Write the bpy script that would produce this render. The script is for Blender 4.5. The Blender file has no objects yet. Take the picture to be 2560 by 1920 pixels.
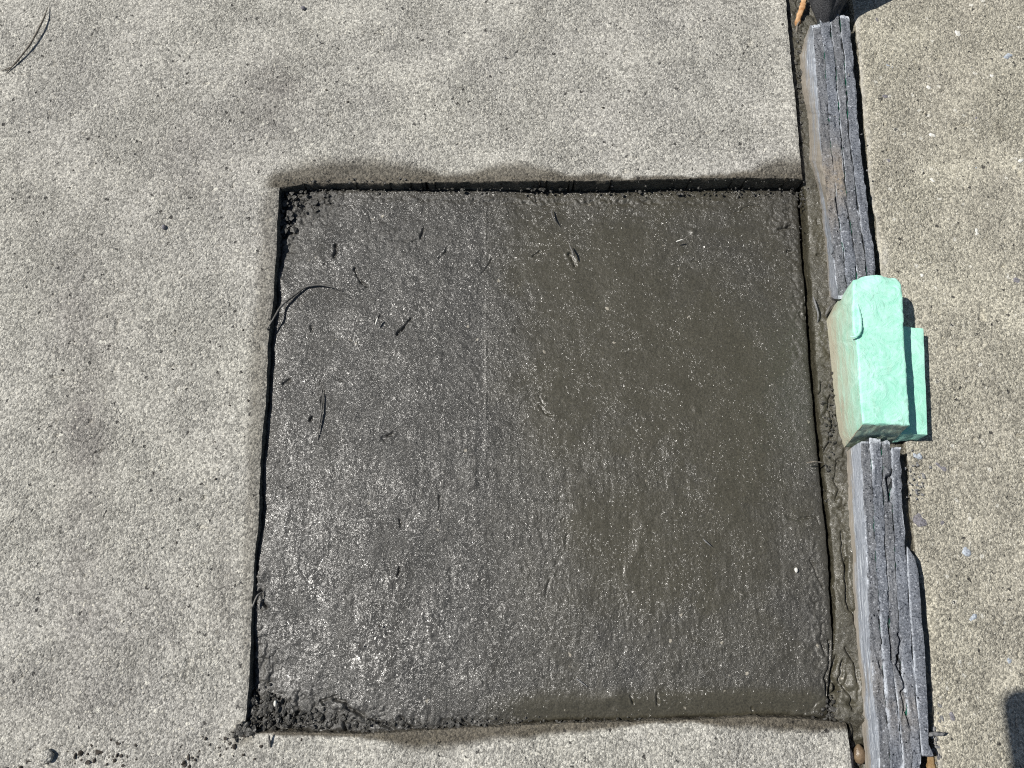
import bpy, math, random
import numpy as np
from mathutils import Vector

# ------------------------------------------------------------------ camera, sky, sun, exposure
S = bpy.context.scene
F = 1923.0            # focal length in photo pixels (2560 wide)
H = 0.55              # camera height above the paving, metres
TH = math.radians(14.0)
cd = bpy.data.cameras.new("camera"); cam = bpy.data.objects.new("camera", cd)
S.collection.objects.link(cam); S.camera = cam
cam.location = (0, 0, H); cam.rotation_euler = (TH, 0, 0)
cd.sensor_width = 36; cd.lens = F/2560*36; cd.clip_start = 0.01; cd.clip_end = 200
SUN_EL = math.radians(51); SUN_UP = math.radians(13)
SUN = Vector((-math.cos(SUN_EL)*math.cos(SUN_UP), math.cos(SUN_EL)*math.sin(SUN_UP), math.sin(SUN_EL)))
w = bpy.data.worlds.new("World"); S.world = w; w.use_nodes = True
nt = w.node_tree; nt.nodes.clear()
sky = nt.nodes.new('ShaderNodeTexSky'); sky.sky_type = 'NISHITA'; sky.sun_disc = False
sky.sun_elevation = SUN_EL; sky.sun_rotation = math.atan2(SUN.x, SUN.y)
bg = nt.nodes.new('ShaderNodeBackground'); bg.inputs['Strength'].default_value = 0.05
wo = nt.nodes.new('ShaderNodeOutputWorld')
nt.links.new(sky.outputs[0], bg.inputs[0]); nt.links.new(bg.outputs[0], wo.inputs[0])
sd = bpy.data.lights.new("sun", 'SUN'); sd.energy = 5.0; sd.angle = math.radians(0.5); sd.color = (1, 0.965, 0.90)
so = bpy.data.objects.new("sun", sd); S.collection.objects.link(so)
so.rotation_euler = SUN.to_track_quat('Z', 'Y').to_euler(); so.location = SUN*3
S.view_settings.view_transform = 'Standard'; S.view_settings.look = 'None'
S.view_settings.gamma = 1; S.view_settings.exposure = 0.02; S.view_settings.use_curve_mapping = False
S.cycles.use_denoising = False; S.cycles.filter_width = 1.1

# ------------------------------------------------------------------ helpers
cT, sT = math.cos(TH), math.sin(TH)
def at(px, py, z=0.0):
    """point at height z seen at a pixel of the photograph"""
    a = (np.asarray(px, float)-1280)/F; b = -(np.asarray(py, float)-960)/F
    t = (z-H)/(b*sT-cT)
    return np.stack([a*t, (b*cT+sT)*t, np.zeros_like(t)+z], -1)
def px_of(x, y, z=0.0):
    zz = z-H
    dep = y*sT - zz*cT; up = y*cT + zz*sT
    return 1280+F*x/dep, 960-F*up/dep
def _h(ix, iy, s):
    n = (ix.astype(np.int64)*374761393 + iy.astype(np.int64)*668265263 + s*974634777) & 0x7fffffff
    n = ((n ^ (n >> 13))*1274126177) & 0x7fffffff
    n = ((n ^ (n >> 15))*2246822519) & 0x7fffffff
    return (n ^ (n >> 16))/float(0x7fffffff)
def vn(x, y, s=0):
    x = np.asarray(x, float); y = np.asarray(y, float)
    ix = np.floor(x); iy = np.floor(y); fx = x-ix; fy = y-iy
    fx = fx*fx*(3-2*fx); fy = fy*fy*(3-2*fy)
    a = _h(ix, iy, s); b = _h(ix+1, iy, s); c = _h(ix, iy+1, s); d = _h(ix+1, iy+1, s)
    return ((a*(1-fx)+b*fx)*(1-fy) + (c*(1-fx)+d*fx)*fy)*2-1
def fbm(x, y, wl, oct=3, s=0, gain=.5):
    r = 0; amp = 1; tot = 0
    for k in range(oct):
        ca, sa = math.cos(.7*k+.3), math.sin(.7*k+.3)
        r = r+amp*vn((x*ca-y*sa)/wl+k*17.3, (x*sa+y*ca)/wl+k*9.1, s+k); tot += amp; amp *= gain; wl *= .5
    return r/tot
def sm(a, b, x):
    t = np.clip((x-a)/(b-a), 0, 1); return t*t*(3-2*t)
def line_x(pts, z=0.0):      # x as function of world y
    p = at([q[0] for q in pts], [q[1] for q in pts], z); o = np.argsort(p[:, 1]); p = p[o]
    def f(y):
        y = np.asarray(y, float)
        lo = p[0, 0]+(y-p[0, 1])*(p[1, 0]-p[0, 0])/(p[1, 1]-p[0, 1])
        hi = p[-1, 0]+(y-p[-1, 1])*(p[-1, 0]-p[-2, 0])/(p[-1, 1]-p[-2, 1])
        r = np.interp(y, p[:, 1], p[:, 0])
        return np.where(y < p[0, 1], lo, np.where(y > p[-1, 1], hi, r))
    return f
def line_y(pts, z=0.0):
    p = at([q[0] for q in pts], [q[1] for q in pts], z); o = np.argsort(p[:, 0]); p = p[o]
    return lambda x: np.interp(x, p[:, 0], p[:, 1])
def seg_dist(X, Y, pts):
    best = np.full(X.shape, 1e9)
    for (x0, y0), (x1, y1) in zip(pts[:-1], pts[1:]):
        dx, dy = x1-x0, y1-y0; L = dx*dx+dy*dy+1e-9
        t = np.clip(((X-x0)*dx+(Y-y0)*dy)/L, 0, 1)
        best = np.minimum(best, np.hypot(X-x0-t*dx, Y-y0-t*dy))
    return best
def link(name, me, parent=None, loc=(0, 0, 0), **pr):
    o = bpy.data.objects.new(name, me); S.collection.objects.link(o)
    if parent is not None: o.parent = parent
    else: o.location = loc
    for k, v in pr.items(): o[k] = v
    return o
def mesh(name, V, Fc, mats, smooth=True, attrs=None, mi=None):
    me = bpy.data.meshes.new(name)
    V = np.asarray(V, np.float32); me.vertices.add(len(V)); me.vertices.foreach_set('co', V.ravel())
    if isinstance(Fc, np.ndarray):
        n, k = Fc.shape; me.loops.add(n*k); me.loops.foreach_set('vertex_index', Fc.astype(np.int32).ravel())
        me.polygons.add(n); me.polygons.foreach_set('loop_start', np.arange(0, n*k, k, dtype=np.int32))
    else:
        flat = np.array([i for f in Fc for i in f], np.int32); ln = np.array([len(f) for f in Fc])
        me.loops.add(len(flat)); me.loops.foreach_set('vertex_index', flat); n = len(Fc)
        me.polygons.add(n); me.polygons.foreach_set('loop_start', (np.cumsum(ln)-ln).astype(np.int32))
    for m in (mats if isinstance(mats, (list, tuple)) else [mats]): me.materials.append(m)
    if mi is not None: me.polygons.foreach_set('material_index', np.asarray(mi, np.int32))
    me.update(calc_edges=True); me.validate()
    me.polygons.foreach_set('use_smooth', np.full(len(me.polygons), smooth))
    for k, a in (attrs or {}).items():
        at_ = me.attributes.new(k, 'FLOAT', 'POINT'); at_.data.foreach_set('value', np.asarray(a, np.float32))
    return me
def quads(nr, nc, off=0, keep=None, flip=False):
    i = np.arange(nr*nc).reshape(nr, nc)+off
    q = np.stack([i[:-1, :-1], i[:-1, 1:], i[1:, 1:], i[1:, :-1]], -1)
    if flip: q = q[..., ::-1]
    return q[keep] if keep is not None else q.reshape(-1, 4)

# ------------------------------------------------------------------ materials
class M:
    def __init__(s, name):
        s.m = bpy.data.materials.new(name); s.m.use_nodes = True; s.t = s.m.node_tree
        s.b = s.t.nodes['Principled BSDF']; s.co = s.n('ShaderNodeTexCoord').outputs['Object']
    def n(s, t, **k):
        x = s.t.nodes.new(t)
        for a, v in k.items(): setattr(x, a, v)
        return x
    def l(s, a, b): s.t.links.new(a, b)
    def setin(s, sock, v):
        if hasattr(v, 'links') or isinstance(v, bpy.types.NodeSocket): s.l(v, sock)
        else: sock.default_value = v if not (isinstance(v, tuple) and len(v) == 3 and sock.type == 'RGBA') else (*v, 1)
    def noise(s, sc, det=2, rough=.55, dist=0, vec=None, out='Fac'):
        x = s.n('ShaderNodeTexNoise'); x.inputs['Scale'].default_value = sc; x.inputs['Detail'].default_value = det
        x.inputs['Roughness'].default_value = rough; x.inputs['Distortion'].default_value = dist
        s.l(vec or s.co, x.inputs['Vector']); return x.outputs[out]
    def vor(s, sc, feat='F1', out='Distance', vec=None, rnd=1):
        x = s.n('ShaderNodeTexVoronoi', feature=feat); x.inputs['Scale'].default_value = sc
        x.inputs['Randomness'].default_value = rnd
        s.l(vec or s.co, x.inputs['Vector']); return x.outputs[out]
    def jit(s, sc, amt):
        x = s.n('ShaderNodeVectorMath', operation='SUBTRACT'); s.l(s.noise(sc, 2, .6, out='Color'), x.inputs[0]); x.inputs[1].default_value = (.5, .5, .5)
        y = s.n('ShaderNodeVectorMath', operation='SCALE'); s.l(x.outputs[0], y.inputs[0]); y.inputs['Scale'].default_value = amt
        z = s.n('ShaderNodeVectorMath', operation='ADD'); s.l(s.co, z.inputs[0]); s.l(y.outputs[0], z.inputs[1]); return z.outputs[0]
    def facet(s, sc, k, amp, vec=None):
        """small wet or sandy facets: each cell of the surface tilts its own way"""
        c = s.vor(sc, out='Color', vec=vec)
        a = s.n('ShaderNodeVectorMath', operation='SUBTRACT'); s.l(c, a.inputs[0]); a.inputs[1].default_value = (.5, .5, .5)
        b = s.n('ShaderNodeVectorMath', operation='LENGTH'); s.l(a.outputs[0], b.inputs[0])
        q = s.mth('MULTIPLY', s.mth('MULTIPLY', s.mth('POWER', b.outputs['Value'], 2.), k), amp)
        d = s.n('ShaderNodeVectorMath', operation='SCALE'); s.l(a.outputs[0], d.inputs[0]); s.l(q, d.inputs['Scale'])
        return d.outputs[0]
    def addn(s, nrm, offs):
        x = s.n('ShaderNodeVectorMath', operation='ADD'); s.l(nrm, x.inputs[0]); s.l(offs, x.inputs[1])
        y = s.n('ShaderNodeVectorMath', operation='NORMALIZE'); s.l(x.outputs[0], y.inputs[0]); return y.outputs[0]
    def ramp(s, v, a, b, lo=0., hi=1.):
        x = s.n('ShaderNodeMapRange'); x.clamp = True; s.l(v, x.inputs[0])
        for i, q in enumerate((a, b, lo, hi)): x.inputs[i+1].default_value = q
        return x.outputs[0]
    def mix(s, f, a, b, mode='MIX'):
        x = s.n('ShaderNodeMix', data_type='RGBA', blend_type=mode)
        s.setin(x.inputs[0], f); s.setin(x.inputs[6], a); s.setin(x.inputs[7], b); return x.outputs[2]
    def mth(s, op, a, b=0.):
        x = s.n('ShaderNodeMath', operation=op); s.setin(x.inputs[0], a); s.setin(x.inputs[1], b); return x.outputs[0]
    def attr(s, name): return s.n('ShaderNodeAttribute', attribute_name=name).outputs['Fac']
    def sepx(s, c, i=0):
        x = s.n('ShaderNodeSeparateColor'); s.l(c, x.inputs[0]); return x.outputs[i]
    def map(s, scale, rot=(0, 0, 0)):
        x = s.n('ShaderNodeMapping'); x.inputs['Scale'].default_value = scale; x.inputs['Rotation'].default_value = rot
        s.l(s.co, x.inputs['Vector']); return x.outputs[0]
    def bump(s, h, dist, strength=1., nrm=None):
        x = s.n('ShaderNodeBump'); x.inputs['Distance'].default_value = dist; s.setin(x.inputs['Strength'], strength)
        s.l(h, x.inputs['Height'])
        if nrm is not None: s.l(nrm, x.inputs['Normal'])
        return x.outputs[0]
    def done(s, col, rough=.8, nrm=None, spec=.3):
        s.setin(s.b.inputs['Base Color'], col); s.setin(s.b.inputs['Roughness'], rough)
        s.setin(s.b.inputs['Specular IOR Level'], spec)
        if nrm is not None: s.l(nrm, s.b.inputs['Normal'])
        return s.m

def concrete(name, ca, cb, seed, warm):
    m = M(name)
    big = m.noise(5.5+seed, 3, .6, .4); mid = m.noise(22, 4, .65)
    col = m.mix(m.ramp(m.mth('ADD', m.mth('MULTIPLY', big, .65), m.mth('MULTIPLY', mid, .35)), .36, .64), ca, cb)
    col = m.mix(m.mth('MULTIPLY', m.attr('grime'), m.ramp(m.noise(90, 5, .75), .3, .6, .55, 1.)), col, (.60, .585, .60), 'MULTIPLY')
    col = m.mix(m.ramp(m.noise(60, 4, .7), .3, .7, 0, 1), col, (.90, .90, .90), 'MULTIPLY')
    # sand grain: cells with random tone
    jv = m.jit(600, .0022)
    v1 = m.vor(660, out='Color', vec=jv); v1s = m.sepx(v1, 0); v1g = m.sepx(v1, 1)
    tone = m.n('ShaderNodeCombineColor')
    t1 = m.ramp(v1s, 0, 1, .56, 1.46)
    for i in range(3): m.l(t1, tone.inputs[i])
    col = m.mix(1., col, tone.outputs[0], 'MULTIPLY')
    n2 = m.ramp(m.noise(950, 3, .7), .32, .68, .56, 1.48)
    t2 = m.n('ShaderNodeCombineColor')
    for i in range(3): m.l(n2, t2.inputs[i])
    col = m.mix(1., col, t2.outputs[0], 'MULTIPLY')
    # light grains and dark grains
    light = m.mth('MULTIPLY', m.ramp(v1g, .93, .94), m.ramp(m.vor(660, vec=jv), .50, .38))
    col = m.mix(light, col, (.70, .67, .58))
    jv2 = m.jit(350, .0050); v2 = m.vor(230, out='Color', vec=jv2); v2d = m.vor(230, vec=jv2)
    col = m.mix(m.mth('MULTIPLY', m.ramp(m.sepx(v2, 1), .974, .977), m.ramp(v2d, .40, .30)), col, (.72, .70, .62))
    dark = m.mth('MULTIPLY', m.ramp(m.sepx(v2, 0), .925, .935), m.ramp(v2d, .30, .20))
    col = m.mix(m.mth('MULTIPLY', dark, .9), col, (.05, .047, .044))
    wet = m.attr('wet')
    wcol = m.mix(1., col, (.24, .218, .185), 'MULTIPLY')
    col = m.mix(wet, col, wcol)
    pale = m.attr('pale')
    col = m.mix(m.mth('MULTIPLY', pale, .85), col, (.60, .58, .53))
    h = m.mth('ADD', m.mth('MULTIPLY', m.noise(430, 4, .75), 1.5), m.mth('MULTIPLY', m.vor(660, vec=jv), -.5))
    h = m.mth('SUBTRACT', h, m.mth('MULTIPLY', dark, .8))
    nb = m.bump(h, .0021, m.mth('MULTIPLY', m.ramp(m.noise(18, 3, .6), .35, .6, .55, 1.), m.mth('SUBTRACT', 1., m.mth('MULTIPLY', m.attr('tooled'), .5))))
    return m.done(col, m.mth('SUBTRACT', .85, m.mth('MULTIPLY', wet, .35)), nb, .3)
mat_conL = concrete("left_paving_concrete", (.415, .402, .368), (.462, .449, .398), 0, 0)
mat_conR = concrete("right_paving_concrete", (.405, .380, .315), (.475, .450, .365), 1.3, 1)

def wetmix(name, brown_bias=0.):
    m = M(name)
    sp = m.attr('paste')
    col = m.mix(m.ramp(m.noise(35, 4, .6), .35, .65), (.052, .049, .0415), (.041, .0385, .0325))
    br = m.mth('MINIMUM', m.mth('ADD', m.mth('MULTIPLY', sp, .85), brown_bias), 1.)
    col = m.mix(br, col, (.061, .0555, .037))
    g = m.ramp(m.noise(800, 3, .7), .3, .7, .62, 1.4)
    t = m.n('ShaderNodeCombineColor')
    for i in range(3): m.l(g, t.inputs[i])
    col = m.mix(1., col, t.outputs[0], 'MULTIPLY')
    jg = m.jit(300, .005); vg = m.vor(260, out='Color', vec=jg)
    col = m.mix(m.mth('MULTIPLY', m.ramp(m.sepx(vg), .994, .996), m.ramp(m.vor(260, vec=jg), .35, .2)), col, (.35, .32, .26))
    amp = m.mth('SUBTRACT', 1., m.mth('MULTIPLY', sp, .62))
    patchy = m.ramp(m.noise(28, 4, .7, 1.0), .35, .65, .55, 1.1)
    amp = m.mth('MULTIPLY', m.mth('MULTIPLY', amp, patchy), .8)
    n1 = m.bump(m.noise(260, 3, .65), .0022, m.mth('MULTIPLY', amp, .8))
    n2 = m.bump(m.noise(750, 4, .75), .0012, amp, n1)
    rough = m.ramp(m.noise(400, 2, .5), .35, .65, .16, .42)
    rough = m.mth('ADD', rough, m.mth('MULTIPLY', m.attr('dull'), .4))
    m.done(col, m.ramp(rough, .16, .8, .36, .6), n2, .5)
    k = m.mth('MULTIPLY', m.ramp(m.noise(38, 4, .75, .8), .36, .62, .45, 1.25), m.mth('SUBTRACT', 1., m.mth('MULTIPLY', sp, .55)))
    jv = m.jit(900, .0012)
    k = m.mth('MULTIPLY', k, m.ramp(m.attr('glint'), 0, 1, 1., .62))
    n3 = m.bump(m.noise(620, 3, .6, .5), .0013, m.mth('MINIMUM', k, 1.))
    f1 = m.facet(680, 2.4, k, jv); f2 = m.facet(1300, .5, k, jv)
    cn = m.addn(m.addn(n3, f1), f2)
    m.setin(m.b.inputs['Coat Weight'], .45 if brown_bias else m.ramp(m.attr('glint'), 0, .9, .60, 1.)); m.b.inputs['Coat IOR'].default_value = 1.6
    m.setin(m.b.inputs['Coat Roughness'], m.mth('ADD', m.mth('ADD', .17, m.mth('MULTIPLY', m.attr('glint'), .07)), m.mth('MULTIPLY', m.attr('dull'), .25))); m.l(cn, m.b.inputs['Coat Normal'])
    return m.m
mat_wet = wetmix("wet_mortar"); mat_mud = wetmix("wet_joint_mud", .75)

def foam_cut(name, base, white=(.55, .57, .62)):
    m = M(name)
    n = m.ramp(m.noise(900, 3, .75), .3, .7, .55, 1.5)
    t = m.n('ShaderNodeCombineColor')
    for i in range(3): m.l(n, t.inputs[i])
    col = m.mix(m.ramp(m.noise(40, 4, .6), .35, .65), base, tuple(c*1.35 for c in base))
    col = m.mix(1., col, t.outputs[0], 'MULTIPLY')
    jv = m.jit(900, .0022); v = m.vor(800, out='Color', vec=jv)
    spk = m.mth('MULTIPLY', m.ramp(m.sepx(v), .86, .90), m.ramp(m.vor(800, vec=jv), .55, .30))
    col = m.mix(m.mth('MULTIPLY', spk, .65), col, white)
    stain = m.attr('stain')
    col = m.mix(m.mth('MULTIPLY', stain, m.ramp(m.noise(120, 4, .7), .3, .6, .35, 1)), col, (.30, .255, .20))
    e = m.mth('MULTIPLY', m.attr('edge'), m.ramp(m.noise(110, 4, .8), .36, .54))
    col = m.mix(e, col, (.62, .66, .72))
    nb = m.addn(m.bump(m.noise(700, 4, .75), .0012, 1.), m.facet(1000, 2.2, 1.))
    return m.done(col, .45, nb, .5)
mat_foam = foam_cut("grey_foam_cut_face", (.140, .152, .175))
mat_foam2 = foam_cut("grey_foam_cut_face_brown", (.134, .140, .152))
def foam_skin(name, strength):
    m = M(name)
    vec = m.map((260, 22, 60))
    st = m.noise(1, 4, .7, .3, vec=m.map((700, 18, 800)))
    col = m.mix(m.ramp(st, .35, .62), (.17, .19, .225), (.36, .385, .43))
    col = m.mix(m.ramp(m.noise(1.3, 4, .8, .6, vec=m.map((900, 30, 900))), .54, .64), col, (.62, .66, .70))
    mud = m.mth('MULTIPLY', m.attr('stain'), 1.)
    mud = m.ramp(m.mth('ADD', mud, m.mth('MULTIPLY', m.noise(1, 4, .7, vec=m.map((300, 25, 300))), 1.2)), .80, 1.15)
    col = m.mix(m.mth('MULTIPLY', mud, strength), col, (.30, .265, .215))
    nb = m.bump(st, .0010, .7)
    return m.done(col, .5, nb, .4)
mat_skin = foam_skin("grey_foam_smooth_side", .9)
def gapgreen():
    m = M("foam_gap_green")
    return m.done(m.mix(m.ramp(m.noise(60, 3), .5, .6), (.05, .055, .06), (.02, .12, .085)), .6)
mat_gap = gapgreen()
def mint(name, dirty):
    m = M(name)
    col = m.mix(m.ramp(m.noise(70, 6, .75, 1.0), .38, .60), (.34, .74, .58), (.50, .87, .74))
    col = m.mix(m.ramp(m.noise(400, 3, .7), .35, .7), col, (.88, .92, .90), 'MULTIPLY')
    col = m.mix(m.ramp(m.noise(1, 4, .75, .5, vec=m.map((300, 60, 120))), .60, .72, 0, .5), col, (.27, .60, .45))
    d = m.attr('stain')
    dd = m.ramp(m.mth('ADD', d, m.mth('MULTIPLY', m.noise(1, 5, .75, .3, vec=m.map((300, 30, 200))), .8)), .45, 1.05)
    col = m.mix(m.mth('MULTIPLY', dd, dirty), col, (.42, .38, .29))
    scr = m.ramp(m.noise(1, 3, .7, 1.2, vec=m.map((130, 60, 130))), .30, .36, .55, 0)
    col = m.mix(m.mth('MULTIPLY', scr, .75), col, (.16, .30, .24))
    h = m.mth('ADD', m.ramp(m.noise(70, 5, .72, 1.2), .38, .62), m.mth('MULTIPLY', m.noise(900, 3, .7), .5))
    return m.done(col, .65, m.bump(h, .00035, .8), .3)
mat_mint = mint("mint_foam", .95)
def simple(name, c1, c2, sc=200, rough=.7, bd=.001, spec=.3, st=.7, stretch=None):
    m = M(name); vec = m.map(stretch) if stretch else None
    n = m.noise(sc if not stretch else 1, 4, .7, vec=vec)
    return m.done(m.mix(m.ramp(n, .35, .65), c1, c2), rough, m.bump(n, bd, st), spec)
mat_twig = simple("dry_twig_bark", (.10, .085, .065), (.26, .235, .20), 500)
mat_stem = simple("muddy_stem", (.055, .052, .046), (.17, .165, .155), 400, .4)
mat_leaf = simple("dry_orange_leaf", (.38, .17, .055), (.62, .40, .22), 200)
mat_pebble = simple("brown_pebble", (.11, .075, .045), (.22, .16, .10), 220, .35, spec=.5)
mat_wood = simple("brown_wood", (.20, .12, .05), (.36, .25, .13), 300)
mat_chip = simple("grey_chip", (.12, .12, .125), (.28, .28, .28), 500)
mat_white = simple("white_stone", (.6, .6, .55), (.8, .78, .72), 300, .5)
mat_blue = simple("blue_grey_stone", (.18, .20, .24), (.60, .66, .72), 700, .6)
mat_dstone = simple("dark_stone", (.09, .085, .09), (.30, .29, .32), 900, .6)
mat_lstone = simple("paving_grey_stone", (.24, .23, .22), (.38, .36, .33), 900, .8)
mat_black = simple("dusty_black_rubber", (.018, .018, .020), (.10, .10, .105), 1100, .55, .0012)
mat_soil = simple("damp_soil", (.035, .03, .025), (.07, .06, .05), 150, .8)
mat_ground = simple("distant_ground", (.28, .265, .23), (.36, .34, .30), 3, .9)
mat_phone = simple("dark_phone_glass", (.02, .02, .022), (.025, .025, .03), 50, .2, .00001)
mat_steel = simple("phone_metal", (.35, .35, .36), (.4, .4, .41), 50, .3, .00001)

# ------------------------------------------------------------------ outlines of the place
J_PX = [(1950, -110), (1965, 0), (1975, 120), (1990, 256), (2002, 407), (2008, 450), (2015, 600), (2025, 760), (2035, 906),
        (2048, 1100), (2062, 1300), (2073, 1485), (2085, 1600), (2103, 1740), (2119, 1815), (2127, 1892), (2140, 2030)]
L_PX = [(700, 380), (697, 462), (693, 567), (687, 687), (684, 750), (669, 861), (663, 1012), (651, 1147), (643, 1300),
        (633, 1433), (626, 1565), (620, 1698), (612, 1797), (607, 1840), (604, 1900)]
T_PX = [(560, 470), (697, 466), (769, 457), (962, 455), (1100, 452), (1300, 450), (1500, 450), (1700, 445), (1850, 442), (2060, 446)]
B_PX = [(500, 1840), (612, 1833), (760, 1832), (900, 1836), (1150, 1822), (1598, 1804), (1893, 1793), (1980, 1797), (2093, 1806), (2200, 1822)]
E_PX = [(2120, -110), (2135, 20), (2144, 100), (2159, 241), (2171, 392), (2180, 500), (2191, 545), (2205, 690), (2240, 960),
        (2276, 1156), (2281, 1257), (2293, 1400), (2311, 1500), (2323, 1677), (2334, 1818), (2348, 1915), (2362, 2030)]
fJ = line_x(J_PX); fL = line_x(L_PX); fT = line_y(T_PX); fB = line_y(B_PX); fE = line_x(E_PX)
wob = lambda t, s, a=.0005: a*fbm(t, t*0+s*3.7, .006, 3, s)+.0008*fbm(t, t*0+s, .05, 2, s+3)
J = lambda y: fJ(y)+wob(y, 1, .0004); L = lambda y: fL(y)+wob(y, 2, .0006)
T = lambda x: fT(x)+wob(x, 3, .0006); B = lambda x: fB(x)+wob(x, 4, .0006); E = lambda y: fE(y)+wob(y, 5, .0008)

# ------------------------------------------------------------------ left paving slab with the square hole
X0, X1, Y0, Y1 = -0.50, 0.52, -0.17, 0.53
def nodes(a, b, cell): return np.linspace(0, 1, max(2, int(abs(b-a)/cell)+1))
cell = .00115
na = nodes(X0, -.19, cell); nb_ = nodes(-.19, .22, cell*1.1)
va = nodes(Y0, -.097, cell); vb = nodes(-.097, .30, cell); vc = nodes(.30, Y1, cell)
U = np.concatenate([na, 1+nb_[1:]]); Vv = np.concatenate([va, 1+vb[1:], 2+vc[1:]])
iL = len(na)-1; jB = len(va)-1; jT = jB+len(vb)-1
UU, VV = np.meshgrid(U, Vv)
X = np.where(UU <= 1, X0+UU*(-.19-X0), -.19+(UU-1)*.41); Y = np.where(VV <= 1, Y0+VV*.07, np.where(VV <= 2, -.097+(VV-1)*.4, .3+(VV-2)*.23))
for _ in range(6):
    l_, j_ = L(Y), J(Y)
    X = np.where(UU <= 1, X0+UU*(l_-X0), l_+(UU-1)*(j_-l_))
    b_, t_ = B(X), T(X)
    Y = np.where(VV <= 1, Y0+VV*(b_-Y0), np.where(VV <= 2, b_+(VV-1)*(t_-b_), t_+(VV-2)*(Y1-t_)))
PX, PY = px_of(X, Y)
def slab_z(X, Y):
    z = .00022*fbm(X, Y, .09, 2, 11)+.00022*fbm(X, Y, .006, 3, 12)
    n = vn(X/.0042, Y/.0042, 13); z -= .0016*sm(.86, .99, n)          # small pits
    n = vn(X/.011, Y/.011, 14); z -= .0022*sm(.93, .99, n)
    return z
Z = slab_z(X, Y)
# distance (m) to the hole / joint for rounded arrises
dj = np.maximum(J(Y)-X, 0)
dleft = np.abs(X-L(Y)); dT = Y-T(X); dB = B(X)-Y
inx = X > L(Y)-1e-6
dh = np.minimum(np.where((dT >= -1e-6), np.where(inx, dT, np.hypot(dT, dleft)), 9), np.where(dB >= -1e-6, np.where(inx, dB, np.hypot(dB, dleft)), 9))
dh = np.minimum(dh, np.where((~inx) | (dleft < 1e-5), np.where((dT < 0) & (dB < 0), dleft, 9), 9))
dh = np.minimum(dh, 9)
rnd = lambda d, r, a: a*np.exp(-(d/r)**1.2)
Z -= rnd(dh, .0022, .0011) + rnd(dj, .003, .0016)
# damp halo
topw = np.interp(PX, [640, 680, 760, 860, 950, 1040, 1100, 1200, 1300, 1350, 1420, 1550, 1700, 1850, 1900, 1955, 2000],
                 [4, 44, 62, 72, 66, 44, 26, 32, 48, 44, 18, 12, 9, 18, 34, 60, 56])
botw = np.interp(PX, [560, 640, 900, 960, 1030, 1100, 1200, 1300, 1450, 1550, 1640, 1750, 1850, 1950, 2050, 2110],
                 [2, 7, 10, 26, 58, 66, 46, 36, 30, 20, 5, 12, 36, 44, 34, 22])
Tp = np.interp(PX, [p[0] for p in T_PX], [p[1] for p in T_PX]); Bp = np.interp(PX, [p[0] for p in B_PX], [p[1] for p in B_PX])
Lp = np.interp(PY, [p[1] for p in L_PX], [p[0] for p in L_PX])
nz = 15*fbm(X, Y, .020, 5, 21, .65)
wt = 1-sm(.45, 1.2, (Tp-PY+nz*.8)/np.maximum(topw, 1)); wt = wt*(.88+.12*(1-sm(4, 22, Tp-PY)))*np.interp(PX, [640, 1000, 1500, 2000], [1, 1, .95, .95]); wt *= (PY < Tp+3)*sm(645, 690, PX)
wb = 1-sm(.45, 1.1, (PY-Bp+nz*.6)/np.maximum(botw, 1)); wb *= (PY > Bp-3)*sm(590, 650, PX)
lw = np.interp(PY, [440, 520, 700, 1000, 1300, 1600, 1800], [20, 45, 52, 46, 40, 28, 16])
wl = (1-sm(.5, 1.2, (Lp-PX+nz*.6)/lw))*(PX < Lp+3)*np.interp(PY, [450, 600, 1100, 1500, 1830, 1860], [.5, .60, .56, .42, .28, 0])*(PY > 440)
wetL = np.clip(np.maximum(np.maximum(wt, wb), wl), 0, 1)
wetL = np.maximum(wetL, .8*np.exp(-((PX-610)**2+(PY-1838)**2)/(28**2))*(fbm(X, Y, .004, 2, 22) > -.2))
tool = np.maximum(np.exp(-dh/.008), np.exp(-dj/.012))
vis_keep = np.ones((len(Vv)-1, len(U)-1), bool); vis_keep[jB:jT, iL:] = False
Vs = [np.stack([X, Y, Z], -1).reshape(-1, 3)]; Fs = [quads(*X.shape, keep=vis_keep)]
def gb(cx, cy, rx, ry): return np.exp(-(((PX-cx)/rx)**2+((PY-cy)/ry)**2))
grime = 1.1*gb(205, 1150, 60, 480)+.8*gb(240, 700, 120, 160)+.9*gb(680, 230, 70, 110)+.7*gb(120, 1750, 160, 90)+.6*gb(350, 1600, 110, 120)+.5*gb(480, 400, 160, 120)+.6*gb(560, 1500, 40, 200)+.5*gb(60, 500, 60, 160)
grime = np.clip(grime*(.75+.9*fbm(X, Y, .04, 4, 91)), 0, 1)
Ag = grime.ravel()
Aw = [wetL.ravel()]; Ap = [np.zeros(X.size)]; At = [tool.ravel()]; off = X.size
def wall(line, nrm, deep, wetv, seed, flip):
    """rough vertical wall hanging from a line of boundary vertices"""
    global off
    ks = np.concatenate([[0, .0006, .0014], np.linspace(.003, deep, 14)]); n = len(line); s = np.arange(n)*cell
    P = np.zeros((len(ks), n, 3))
    for k, d in enumerate(ks):
        nn = (.0011*fbm(s, s*0+d, .006, 3, seed)+.0006*fbm(s, s*0+d, .002, 2, seed+5))*min(1, d/.003) - .0006*(1-math.exp(-d/.001))
        P[k] = line; P[k, :, 2] -= d; P[k, :, :2] -= nrm*nn[:, None]
    Vs.append(P.reshape(-1, 3)); Fs.append(quads(len(ks), n, off, flip=flip)); off += P.shape[0]*n
    Aw.append(np.full(P.shape[0]*n, wetv)); Ap.append(np.zeros(P.shape[0]*n)); At.append(np.zeros(P.shape[0]*n))
G = np.stack([X, Y, Z], -1)
wall(G[jB:jT+1, iL], np.array([1., 0]), .05, .9, 31, False)
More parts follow.
